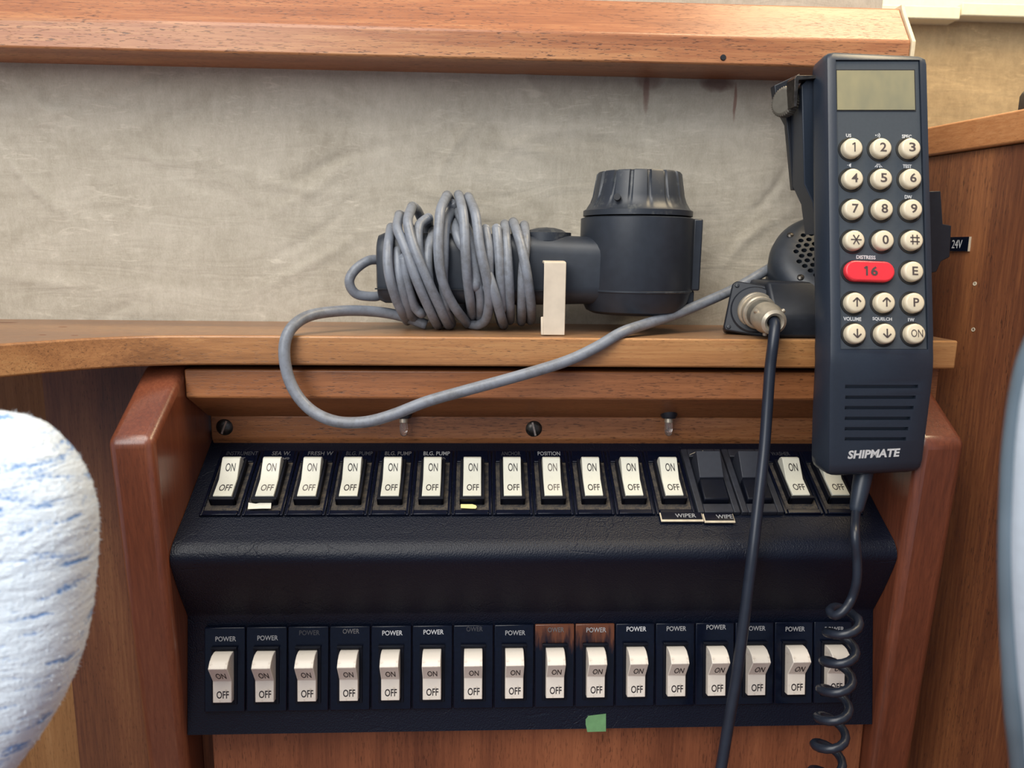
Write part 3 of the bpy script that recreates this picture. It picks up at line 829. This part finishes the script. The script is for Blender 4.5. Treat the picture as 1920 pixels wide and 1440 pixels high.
# ================================================================== SPEAKER AND CONNECTOR ON THE SHELF
spk = thing('round_speaker', (.196, .425, ZS), 'black round perforated speaker on the shelf, half hidden behind the handset', 'speaker')
sc_ = Vector((.1995, .4190, .0020)); sd = Vector((-.20, -.66, .62)).normalized()
SM = axis_m(sc_, sd)
sface = G().lathe([(0, .0012), (.0250, .0010), (.0300, -.0006), (.0330, -.0035), (.0342, -.0080), (.0342, -.0250), (.0300, -.0290), (0, -.0290)], SM, 64).obj('speaker_body', 'torch', spk)
ch = G()
for iy in range(-5, 6):
    for ix in range(-5, 6):
        x = ix * .0044 + (iy % 2) * .0022; y = iy * .0038
        if x * x + y * y < .0215 ** 2: ch.lathe([(0, -.004), (.00155, -.004), (.00155, .003), (0, .003)], SM @ Matrix.Translation((x, y, 0)), 10)
cco = ch.obj('c', 'slot'); cut(sface, [cco])
for a in (140, 215, 265):
    G().lathe([(0, .0008), (.0012, .0007), (.0019, .0002), (.0019, -.0005)], SM @ Matrix.Translation((.0262 * math.cos(R(a)), .0262 * math.sin(R(a)), .0009)), 14).obj('screw', 'dark_metal', spk)
ba = on(1462, 632, 2, ZS)
G().prism([(.3930, ZS + .0002), (.3940, ZS + .012), (.4080, ZS + .030), (.4500, ZS + .030), (.4500, ZS + .0002)], .1580, .2270).obj('speaker_foot', 'black', spk, bevel=.002)

cn = thing('cable_socket', (.150, .405, ZS), 'black square socket flange with a screwed metal cable connector, standing on the shelf', 'connector')
cz = Vector((-.26, -.93, .26)).normalized()
c0 = on(1415, 581, 1, .4080)
CM = axis_m(c0, cz, Vector((.965, -.20, -.17)))
G().plate([(-.0145, -.0120), (-.0135, -.0140), (.0135, -.0140), (.0150, -.0120), (.0150, .0125), (.0135, .0145), (-.0125, .0145), (-.0145, .0125)], -.010, 0, CM).obj('flange', 'black', cn, bevel=.0008)
G().lathe([(0, .0015), (.0122, .0015), (.0130, .0008), (.0130, -.001)], CM, 48).obj('flange_ring', 'black', cn)
for sx in (-1, 1):
    for sy in (-1, 1): G().lathe([(0, .0006), (.0010, .0005), (.0013, -.0004)], CM @ Matrix.Translation((sx * .0118, sy * .0118, .0003)), 12).obj('screw', 'black', cn)
ce = on(1452, 606, 1, .3790)
KM = axis_m(c0 + cz * .001, (ce - c0), Vector((1, 0, 0)))
LL = (ce - c0).length
cr_ = G().lathe([(0, .0), (.0098, .0), (.0100, .0020), (.0096, .0026), (.0088, .0028), (.0088, .0046), (.0092, .0052), (.0092, .0078), (.0086, .0086), (.0076, .0088)], KM, 48).obj('coupling_ring', 'metal', cn)
G().lathe([(.0078, .0080), (.0076, .0090), (.0072, .0155), (.0068, .0160)], KM, 40).obj('connector_barrel', 'grey_metal', cn)
G().lathe([(.0068, .0150), (.0080, .0156), (.0082, .0200), (.0074, LL - .006), (.0066, LL - .001), (.0050, LL), (.0036, LL - .0010), (.0030, LL - .004)], KM, 40).obj('cable_clamp', 'metal', cn)
for a in (30, 150, 265):
    p = KM @ Vector((.0078 * math.cos(R(a)), .0078 * math.sin(R(a)), .0205)); d = (KM.to_3x3() @ Vector((math.cos(R(a)), math.sin(R(a)), 0)))
    G().lathe([(0, .0016), (.0011, .0014), (.0013, 0), (.0013, -.002)], axis_m(p, d), 12).obj('clamp_screw', 'metal', cn)
ks = ce + (c0 - ce).normalized() * .005
cab = [ks, ce + Vector((0, -.0006, -.0003))] + [on(a, b, 1, Y) for a, b, Y in ((1450, 640, .3735), (1444, 690, .3725), (1439, 760, .370), (1434, 830, .366), (1429, 880, .362), (1421, 950, .356), (1412, 1030, .350), (1403, 1100, .347), (1393, 1180, .344), (1381, 1270, .341), (1367, 1350, .338), (1352, 1440, .334), (1336, 1520, .330), (1318, 1680, .325), (1300, 1900, .322))]
cob = G().tube(catmull(cab, 8), .00285, 16).obj('black_cable', 'cable', None, angle=180)
tag(cob, 'straight black cable hanging from the metal connector across both switch rows', 'cable')

# ================================================================== HANDSET
T = ray(1646, 97) * .372; Bd = ray(1657, 676) * .3585; E = ray(1642, 893) * .371
v1 = (T - Bd).normalized()
u0 = Vector((1, -.005, 0)); u1 = (u0 - v1 * u0.dot(v1)).normalized()
# roll: keep local x along the picture of the key rows
w1 = u1.cross(v1)                                    # towards the viewer
PM = frame(Bd, u1, v1, w1)                           # origin at bend, y up, z out
v2 = (Bd - E).normalized(); u2 = (u1 - v2 * u1.dot(v2)).normalized(); w2 = u2.cross(v2)
L1 = (T - Bd).length; L2 = (Bd - E).length
ph = thing('radio_handset', E, 'black radio telephone handset with display, cream keys and a red distress key', 'handset')
# stations: (along, halfwidth, thickness, which frame blend)
def section(hw, th, top=0, n=4):
    # u,w polygon from front left round
    pts = []
    f = .0035
    pts += [(-hw + f, 0), (-hw + f * .3, -.0010), (-hw, -.0035), (-hw - .0008, -.0120), (-hw - .0005, -th + .004), (-hw + .002, -th + .001), (-hw + .006, -th)]
    return pts + [(-a, b) for a, b in pts[::-1]]
stn_ = []
def stat(p, u, w_, hw, th, off=0):
    stn_.append([p + u * a + w_ * (b + off) for a, b in section(hw, th)])
HWT, HWB = .0262, .0263
for (y, hs, off) in ((L1, .90, -.0035), (L1 - .0006, .955, -.0016), (L1 - .0022, .99, -.0004), (L1 - .005, 1, 0)):
    hw = (HWT + (HWB - HWT) * (1 - y / L1)) * hs
    stat(PM @ Vector((0, y, 0)), u1, w1, hw, .0185 + off * 1.2, off)
for y in (L1 * .8, L1 * .6, L1 * .4, L1 * .2, .012):
    hw = HWT + (HWB - HWT) * (1 - y / L1); stat(PM @ Vector((0, y, 0)), u1, w1, hw, .0185)
for t in (.0, .33, .66, 1):
    y = .008 - t * .016
    if t < .5: p = PM @ Vector((0, y, 0)); wv = (w1 * (1 - t * .5) + w2 * t * .5).normalized(); 
    else: p = Bd - v2 * (-y); wv = (w1 * (1 - t) * .5 + w2 * (.5 + t * .5)).normalized()
    stat(p + wv * -.0004, u1, wv, HWB, .0187)
for (s, hw, th, off) in ((.3, .0258, .0200, 0), (.5, .0253, .021, 0), (.7, .0248, .0215, 0), (.88, .0243, .0220, 0), (.94, .0239, .0215, -.0005), (.975, .0231, .020, -.0016), (1.0, .0212, .016, -.0040)):
    stat(Bd - v2 * (L2 * s), u2, w2, hw, th, off)
g = G(); ns = len(stn_[0])
for ring in stn_: g.V += ring
for i in range(len(stn_) - 1):
    g.F += [(i * ns + q, i * ns + (q + 1) % ns, (i + 1) * ns + (q + 1) % ns, (i + 1) * ns + q) for q in range(ns)]
g.F.append(tuple(range(ns))); g.F.append(tuple((len(stn_) - 1) * ns + q for q in range(ns))[::-1])
body = g.obj('handset_body', 'phone', ph, angle=28)
def pl(px, py, off=0): 
    p = onp(px, py, Bd + w1 * off, w1); q = PM.inverted() @ p; return (q.x, q.y)
rt0, rt1, rb1, rb0 = pl(1567, 112), pl(1725, 112), pl(1741, 655), pl(1577, 655)
xa = min(rt0[0], rb0[0]); 
poly = [rt0, rt1, (pl(1728, 225)[0], rt1[1] - .036), (rb1[0], rb1[1] + .10), rb1, rb0, ]
poly = [rt0, rt1, rb1, rb0]
body_parentloc = body.location.copy()
def world_cutter(gg):
    c = gg.obj('c', 'phone_panel'); return c
cutters = [world_cutter(G().plate(poly, -.0014, .01, PM))]
# speech slots on the lower face
Q2 = frame(Bd, u2, v2, w2)
def pl2(px, py):
    p = onp(px, py, Bd, w2); q = Q2.inverted() @ p; return (q.x, q.y)
sl = G(); slot_ys = [(725, 1585, 1722), (745, 1585, 1717), (764.5, 1584, 1713), (784.5, 1584, 1707), (804, 1584, 1703), (823, 1584, 1699)]
for (y, a, b) in slot_ys:
    A = pl2(a, y); B = pl2(b, y); hh = .00088
    sl.plate([(A[0], A[1] - hh), (B[0], B[1] - hh), (B[0], B[1] + hh), (A[0], A[1] + hh)], -.0022, .01, Q2)
slo = world_cutter(sl)
body.location = (0, 0, 0); body.parent = None
cut(body, cutters + [slo])
body.parent = ph; body.location = -Vector(ph['wl'])
# panel insert
m = PM
shr = lambda P, d: [(x + (d if x < sum(q[0] for q in P) / len(P) else -d), y + (d if y < sum(q[1] for q in P) / len(P) else -d)) for x, y in P]
G().plate(shr(poly, .0003), -.0016, -.0010, PM).obj('keypad_panel', 'phone_panel', ph)
lc = [pl(1571, 205), pl(1717, 205), pl(1715, 131), pl(1570, 131)]
lcf = shr(lc, -.0007)
G().plate(lcf, -.0012, -.00085, PM).obj('display_frame', 'slot', ph)
G().plate(lc, -.0010, -.0005, PM).obj('display', 'lcd', ph)
keys = []
rows = [(281, (1594, 1648, 1702)), (338, (1595, 1649, 1703.5)), (395, (1596, 1650.5, 1705)), (453, (1597.5, 1652, 1706.5))]
legs = [['1', '2', '3'], ['4', '5', '6'], ['7', '8', '9'], ['*', '0', '#']]
for (y, xs), ls in zip(rows, legs):
    for x, s_ in zip(xs, ls): keys.append((x, y, s_))
keys += [(1707, 511, 'E'), (1599, 569, 'up'), (1654, 569, 'up'), (1709, 569.5, 'P'), (1599.5, 627, 'down'), (1655, 627, 'down'), (1710.5, 627, 'ON')]
KR = .00485
for (x, y, s_) in keys:
    cx, cy = pl(x, y, -.001)
    K = PM @ Matrix.Translation((cx, cy, -.0010))
    kh = G().lathe([(KR + .0014, -.0002), (KR + .0013, .0002), (KR + .0010, .0005), (KR + .0006, .0002), (KR + .0001, .0001), (KR + .0001, -.0002)], K, 36).obj('key_rim', 'well', ph)
    ko = G().lathe([(KR, 0), (KR, .0018), (KR - .0001, .0028), (KR - .0005, .0033), (KR - .0010, .0035), (0, .0036)], K, 36).obj('key', 'key', ph, angle=60)
    Z = K @ Matrix.Translation((0.0003, 0, .00362))
    ink = 'key_ink'
    if s_ == '*': strokes([(-.0026, 0, .0026, 0), (-.0014, -.0023, .0014, .0023), (-.0014, .0023, .0014, -.0023)], .0006, Z, ink, ko)
    elif s_ == '#': strokes([(-.0023, .0010, .0023, .0010), (-.0023, -.0010, .0023, -.0010), (-.0011, -.0024, -.0011, .0024), (.0011, -.0024, .0011, .0024)], .0006, Z, ink, ko)
    elif s_ in ('up', 'down'):
        d = 1 if s_ == 'up' else -1
        strokes([(0, -.0022 * d, 0, .0020 * d), (-.0019, .0002 * d, 0, .0021 * d), (.0019, .0002 * d, 0, .0021 * d)], .0007, Z, ink, ko)
    elif s_ == '1': strokes([(.0003, -.0023, .0003, .0023), (.0003, .0021, -.0009, .0013)], .00062, Z, ink, ko)
    elif s_ == 'ON': put_text('ON', Z, .0058, .0037, ink, ko)
    else: put_text(s_, Z, {'1': .0020, 'E': .0028, 'P': .0028, '0': .0031}.get(s_, .0032), .0042 if s_ in 'EP' else .0045, ink, ko, bold=.016)
# red distress key
def stad(hx, hy, n=10):
    P = []
    for q in range(n + 1): a = R(-90 + 180 * q / n); P.append((hx - hy + hy * math.cos(a), hy * math.sin(a)))
    for q in range(n + 1): a = R(90 + 180 * q / n); P.append((-hx + hy + hy * math.cos(a), hy * math.sin(a)))
    return P
cx, cy = pl(1625.5, 511, -.001); K = PM @ Matrix.Translation((cx, cy, -.0010))
G().plate(stad(.0131, .0058), -.0002, .0004, K).obj('key_rim', 'well', ph)
rk = G().plate(stad(.0122, .0050), 0, .0034, K).obj('distress_key', 'red_key', ph); bev(rk, .0009, 3)
strokes([(-.0018, -.0023, -.0018, .0023), (-.0018, .0020, -.0030, .0012)], .0009, K @ Matrix.Translation((0, 0, .00345)), 'key_ink', rk)
put_text('6', K @ Matrix.Translation((.0019, 0, .00345)), .0034, .0046, 'key_ink', rk, bold=.03)
# printed legends
def lg(body_, x, y, wpx, hpx, bold=.02, mat='print'):
    cx, cy = pl(x, y, -.001); put_text(body_, PM @ Matrix.Translation((cx, cy, -.00095)), wpx * .000258, hpx * .000262, mat, ph, bold=bold)
lg('US', 1591, 254, 10, 6.5); lg('SPEC', 1700, 256, 19, 7); lg('TEST', 1701, 312, 17, 7); lg('DW', 1703, 369.5, 14, 7)
lg('DISTRESS', 1623.5, 482.5, 37, 7); lg('VOLUME', 1598, 598, 34, 7); lg('SQUELCH', 1654, 598.5, 37, 7); lg('1W', 1708.5, 599.5, 12, 6.5)
def at_panel(x, y): cx, cy = pl(x, y, -.001); return PM @ Matrix.Translation((cx, cy, -.00095))
k_ = .00026
Z = at_panel(1645, 254)
strokes([(-4 * k_, 0, -1.8 * k_, 0)], 2.4 * k_, Z, 'print', ph, 'sound_symbol')
def arc(r_, a0, a1, cx=0): 
    P = [(cx + r_ * math.cos(R(a0 + (a1 - a0) * i / 5)), r_ * math.sin(R(a0 + (a1 - a0) * i / 5))) for i in range(6)]
    return [(*P[i], *P[i + 1]) for i in range(5)]
strokes(arc(3.6 * k_, -45, 45, -2 * k_) + arc(6.6 * k_, -42, 42, -2 * k_), 1.3 * k_, Z, 'print', ph, 'sound_symbol')
Z = at_panel(1593, 310)
G().plate([(-1.5 * k_, -1.6 * k_), (2.2 * k_, -4 * k_), (2.8 * k_, 4 * k_), (-1.5 * k_, 1.6 * k_)], -.00003, .00006, Z).obj('loudspeaker_symbol', 'print', ph, smooth=False)
strokes([(-4.4 * k_, 0, -3.2 * k_, 0)], 1.3 * k_, Z, 'print', ph, 'loudspeaker_symbol')
Z = at_panel(1647, 311)
strokes([(-7 * k_, -2.6 * k_, -3.4 * k_, .8 * k_), (7 * k_, -2.6 * k_, 3.4 * k_, .8 * k_), (-3.0 * k_, -3.6 * k_, -1.4 * k_, .6 * k_), (3.0 * k_, -3.6 * k_, 1.4 * k_, .6 * k_), (-3.6 * k_, 2.8 * k_, 3.6 * k_, 2.8 * k_)], 1.3 * k_, Z, 'print', ph, 'lamp_symbol')
# maker's lettering below the slots
cx, cy = pl2(1638.5, 850.5)
put_text('SHIPMATE', Q2 @ Matrix.Translation((cx, cy, .0001)), 99 * .000263, .0043, 'print', ph, bold=.035, shear=.12)

# coiled cord
pc = E - v2 * -.001 - w2 * .011
cc = [pc, on(1608, 925, 1, pc.y - .004), on(1605, 958, 1, pc.y - .008), on(1603, 1000, 1, .336), on(1607, 1050, 1, .334), on(1606, 1090, 1, .333), on(1599, 1120, 1, .3315)]
hc0 = on(1582, 1160, 1, .338); hc1 = on(1551, 1430, 1, .338)
nt = 8.0; hel = []
amp = .0072
ax = (hc1 - hc0); 
for i in range(int(nt * 14) + 14):
    t = i / 14; c_ = hc0 + ax * (t * .83 / 4.25)
    hel.append(c_ + Vector((amp * math.cos(2 * math.pi * t), -amp * math.sin(2 * math.pi * t), 0)))
lead = catmull(cc[:1] + cc[1:6] + [on(1597, 1122, 1, .3335), on(1583, 1144, 1, .3310), on(1566, 1154, 1, .3325), on(1556, 1146, 1, .3375), on(1567, 1138, 1, .3440), on(1590, 1146, 1, .3455), hel[0]], 8)
allp = lead[:-1] + hel
gco = G().tube(allp, .0022, 12)
co = gco.obj('coiled_cord', 'cable', ph, angle=180)
d0 = (cc[2] - cc[0])
G().tube([cc[0] + d0 * t for t in (-.15, .0, .5, .95, 1.02)], [.0047, .0047, .0043, .0034, .0026], 20).obj('strain_relief', 'phone', ph)

# ================================================================== BRACKET BEHIND THE HANDSET
br = thing('handset_bracket', (.19, .42, zb), 'black bracket under the beam that holds the handset, with a knurled knob', 'bracket')
def sheet(pix, Y, th, name, mat, bevel=.0004, dy=None):
    P = [on(a, b, 1, Y) for a, b in pix]; k = len(P)
    g = G(); g.V = P + [p + Vector((0, th, 0)) for p in P]
    g.F = [tuple(range(k)), tuple(range(k, 2 * k))] + [(i, (i + 1) % k, k + (i + 1) % k, k + i) for i in range(k)]
    return g.obj(name, mat, br, bevel=bevel)
sheet([(1474, 218), (1480, 165), (1490, 142), (1545, 142), (1545, 352), (1512, 349), (1500, 357), (1487, 356)], .4140, .004, 'side_plate', 'black')
sheet([(1503, 160), (1512, 150), (1532, 150), (1532, 440), (1524, 380), (1508, 345)], .3990, .015, 'cradle_arm', 'phone')
sheet([(1498, 150), (1532, 147), (1532, 141), (1494, 141), (1490, 147), (1489, 200), (1494, 200)], .3950, .010, 'mounting_angle', 'dark_metal', .0002)
sheet([(1452, 160), (1500, 138), (1500, 232), (1478, 232), (1456, 190)], .4200, .006, 'beam_plate', 'black')
kc = on(1471, 191, 1, .4080)
KM2 = axis_m(kc, (-.88, -.47, .05))
gk = G(); n = 72; prof = [(0, .0022), (.0060, .0022), (.0066, .0019), (.0076, .0014), (.0078, .0009), (.0078, -.0028), (.0070, -.0034), (0, -.0034)]
kk = len(prof)
for i in range(n):
    a = 2 * math.pi * i / n
    for j, (r_, z_) in enumerate(prof):
        rr_ = r_ - (.0005 if (i % 2 and j in (3, 4, 5)) else 0); gk.V.append(KM2 @ Vector((rr_ * math.cos(a), rr_ * math.sin(a), z_)))
for i in range(n):
    j = (i + 1) % n
    for q in range(kk - 1): gk.F.append((i * kk + q, j * kk + q, j * kk + q + 1, i * kk + q + 1))
gk.obj('knurled_knob', 'grey_metal', br, angle=12)
G().lathe([(.0030, -.001), (.0030, -.0130), (0, -.0130)], KM2, 20).obj('knob_shaft', 'dark_metal', br)
sheet([(1700, 360), (1764, 358), (1768, 420), (1784, 423), (1781, 482), (1765, 490), (1756, 510), (1700, 520)], .3960, .016, 'rear_rest', 'black')
sheet([(1535, 200), (1700, 200), (1700, 500), (1545, 500)], .4090, .005, 'back_plate', 'black')

# 24 V plate on the bulkhead
lp = [onp(a, b, (bx(.42), .42, 0) + Vector((0, 0, 0)) if False else Vector((bx(.42), .42, 0)), nb_) for a, b in ((1781, 445), (1821, 444), (1819, 472), (1781, 470))]
lc_ = sum(lp, Vector()) / 4
lt_ = thing('voltage_plate', lc_, 'small black engraved plate reading 24 V on the wooden bulkhead', 'sign')
e1 = ((lp[1] - lp[0])).normalized(); e1 = Vector((e1.x, e1.y, 0)).normalized()
LM = frame(lc_, e1, Vector((0, 0, 1)), nb_ if e1.cross(Vector((0, 0, 1))).dot(nb_) > 0 else -nb_)
wl_ = (lp[1] - lp[0]).length / 2; hl_ = .0040
G().box(-wl_, wl_, -hl_, hl_, .0001, .0012, LM).obj('plate_core', 'chip', lt_)
G().box(-wl_, wl_ * .93, -hl_ * .98, hl_, .0011, .0015, LM).obj('plate_face', 'housing', lt_)
put_text('24V', LM @ Matrix.Translation((-wl_ * .08, 0, .0016)), wl_ * .95, hl_ * 1.15, 'print', lt_)

# black fitting on the rail at the right edge
c = Vector((.279, .402, .0752))
ftg = G().prism([(-.0, 0), (0, .0085), (.0015, .0115), (.005, .0130), (.030, .0130), (.030, 0)], -.006, .006, frame(Vector((bx(.392) + .004, .396, .0753)), Vector((.2, 1, 0)).normalized(), Vector((1, -.2, 0)).normalized(), Vector((0, 0, 1)))).obj('rail_fitting', 'black', None, bevel=.0015)
tag(ftg, 'small black fitting on top of the rail at the right edge', 'fitting')
ftk = G().box(.2905, .2945, .3790, .3830, .060, .088).obj('rail_stud', 'metal', None, bevel=.001)
tag(ftk, 'narrow metal stud on the rail at the right edge of the photo', 'fitting')

# ================================================================== CUSHIONS NEAR THE CAMERA
def cushion(name, pix, Yc, depth, mat, label, noise_amp, seed, fuzz=0, nrm_pts=5):
    P = [on(a, b, 1, Yc) for a, b in pix]
    P = catmull(P + [P[0]], nrm_pts)[:-1]; k = len(P); ctr = sum(P, Vector()) / k
    g = G(); rings = 28; rnd = random.Random(seed)
    for i in range(rings + 1):
        t = i / rings; a = math.pi * t                # front pole to back pole
        s_ = math.sin(a) ** .55 if 0 < t < 1 else 0; y = -math.cos(a)
        y = math.copysign(abs(y) ** .8, y) * depth
        if i in (0, rings): g.V.append(ctr + Vector((0, y, 0))); continue
        for q in range(k):
            v = ctr + (P[q] - ctr) * s_ + Vector((0, y, 0))
            g.V.append(v + Vector((rnd.uniform(-1, 1), rnd.uniform(-1, 1), rnd.uniform(-1, 1))) * noise_amp)
    for q in range(k): g.F.append((0, 1 + (q + 1) % k, 1 + q))
    for i in range(1, rings - 1):
        b = 1 + (i - 1) * k
        for q in range(k): g.F.append((b + q, b + (q + 1) % k, b + k + (q + 1) % k, b + k + q))
    b = 1 + (rings - 2) * k; e = len(g.V) - 1
    for q in range(k): g.F.append((b + q, b + (q + 1) % k, e))
    return g, P
g, P = cushion('cushion', [(-20, 771), (52, 786), (106, 824), (148, 884), (170, 950), (173, 1015), (166, 1110), (153, 1200), (127, 1282), (85, 1362), (30, 1440), (-60, 1540), (-300, 1640), (-620, 1500), (-700, 1150), (-560, 860), (-300, 775)], .235, .018, 'cushion', '', .00022, 5, nrm_pts=10)
cu = thing('seat_cushion', (-.22, .235, -.20), 'pale blue and white knitted backrest cushion close by at the lower left edge', 'cushion')
g.obj('cushion_body', 'cushion', cu, angle=180)
# woollen nap standing off the knit: short fibres along the outline
fz = G(); rnd = random.Random(11)
kf = len(g.V)
for _ in range(5200):
    v = g.V[rnd.randrange(kf)]
    if v.x < -.19: continue
    d = Vector((rnd.uniform(-.2, 1), rnd.uniform(-.8, .5), rnd.uniform(-.8, .9))).normalized() * rnd.uniform(.0006, .0014); s_ = Vector((rnd.uniform(-1, 1), 0, rnd.uniform(-1, 1))) * .00018
    b = len(fz.V); fz.V += [v - s_, v + s_, v + d]; fz.F.append((b, b + 1, b + 2))
nap = fz.obj('knit_nap', 'cushion', cu, smooth=False); nap['kind'] = 'stuff'

g, P = cushion('cushion', [(1985, 600), (1948, 700), (1930, 820), (1922, 960), (1920, 1080), (1926, 1220), (1940, 1380), (1970, 1560), (2100, 1640), (2300, 1500), (2380, 1100), (2250, 700), (2100, 590)], .170, .012, 'cushion2', '', 0, 6)
c2 = thing('round_seat_back', (.26, .17, -.15), 'pale blue rounded seat back with a grey glossy rim, cut by the right edge', 'seat')
g.obj('seat_pad', 'cushion2', c2, angle=180)
rim = [on(a, b, 1, .178) for a, b in ((1965, 590), (1924, 690), (1902, 820), (1894, 960), (1892, 1090), (1897, 1230), (1908, 1390), (1945, 1570), (2100, 1650))]
G().tube(catmull(rim, 8), .0026, 16).obj('rim', 'piping', c2, angle=180)

for o in list(bpy.data.objects):
    if 'wl' in o.keys(): del o['wl']
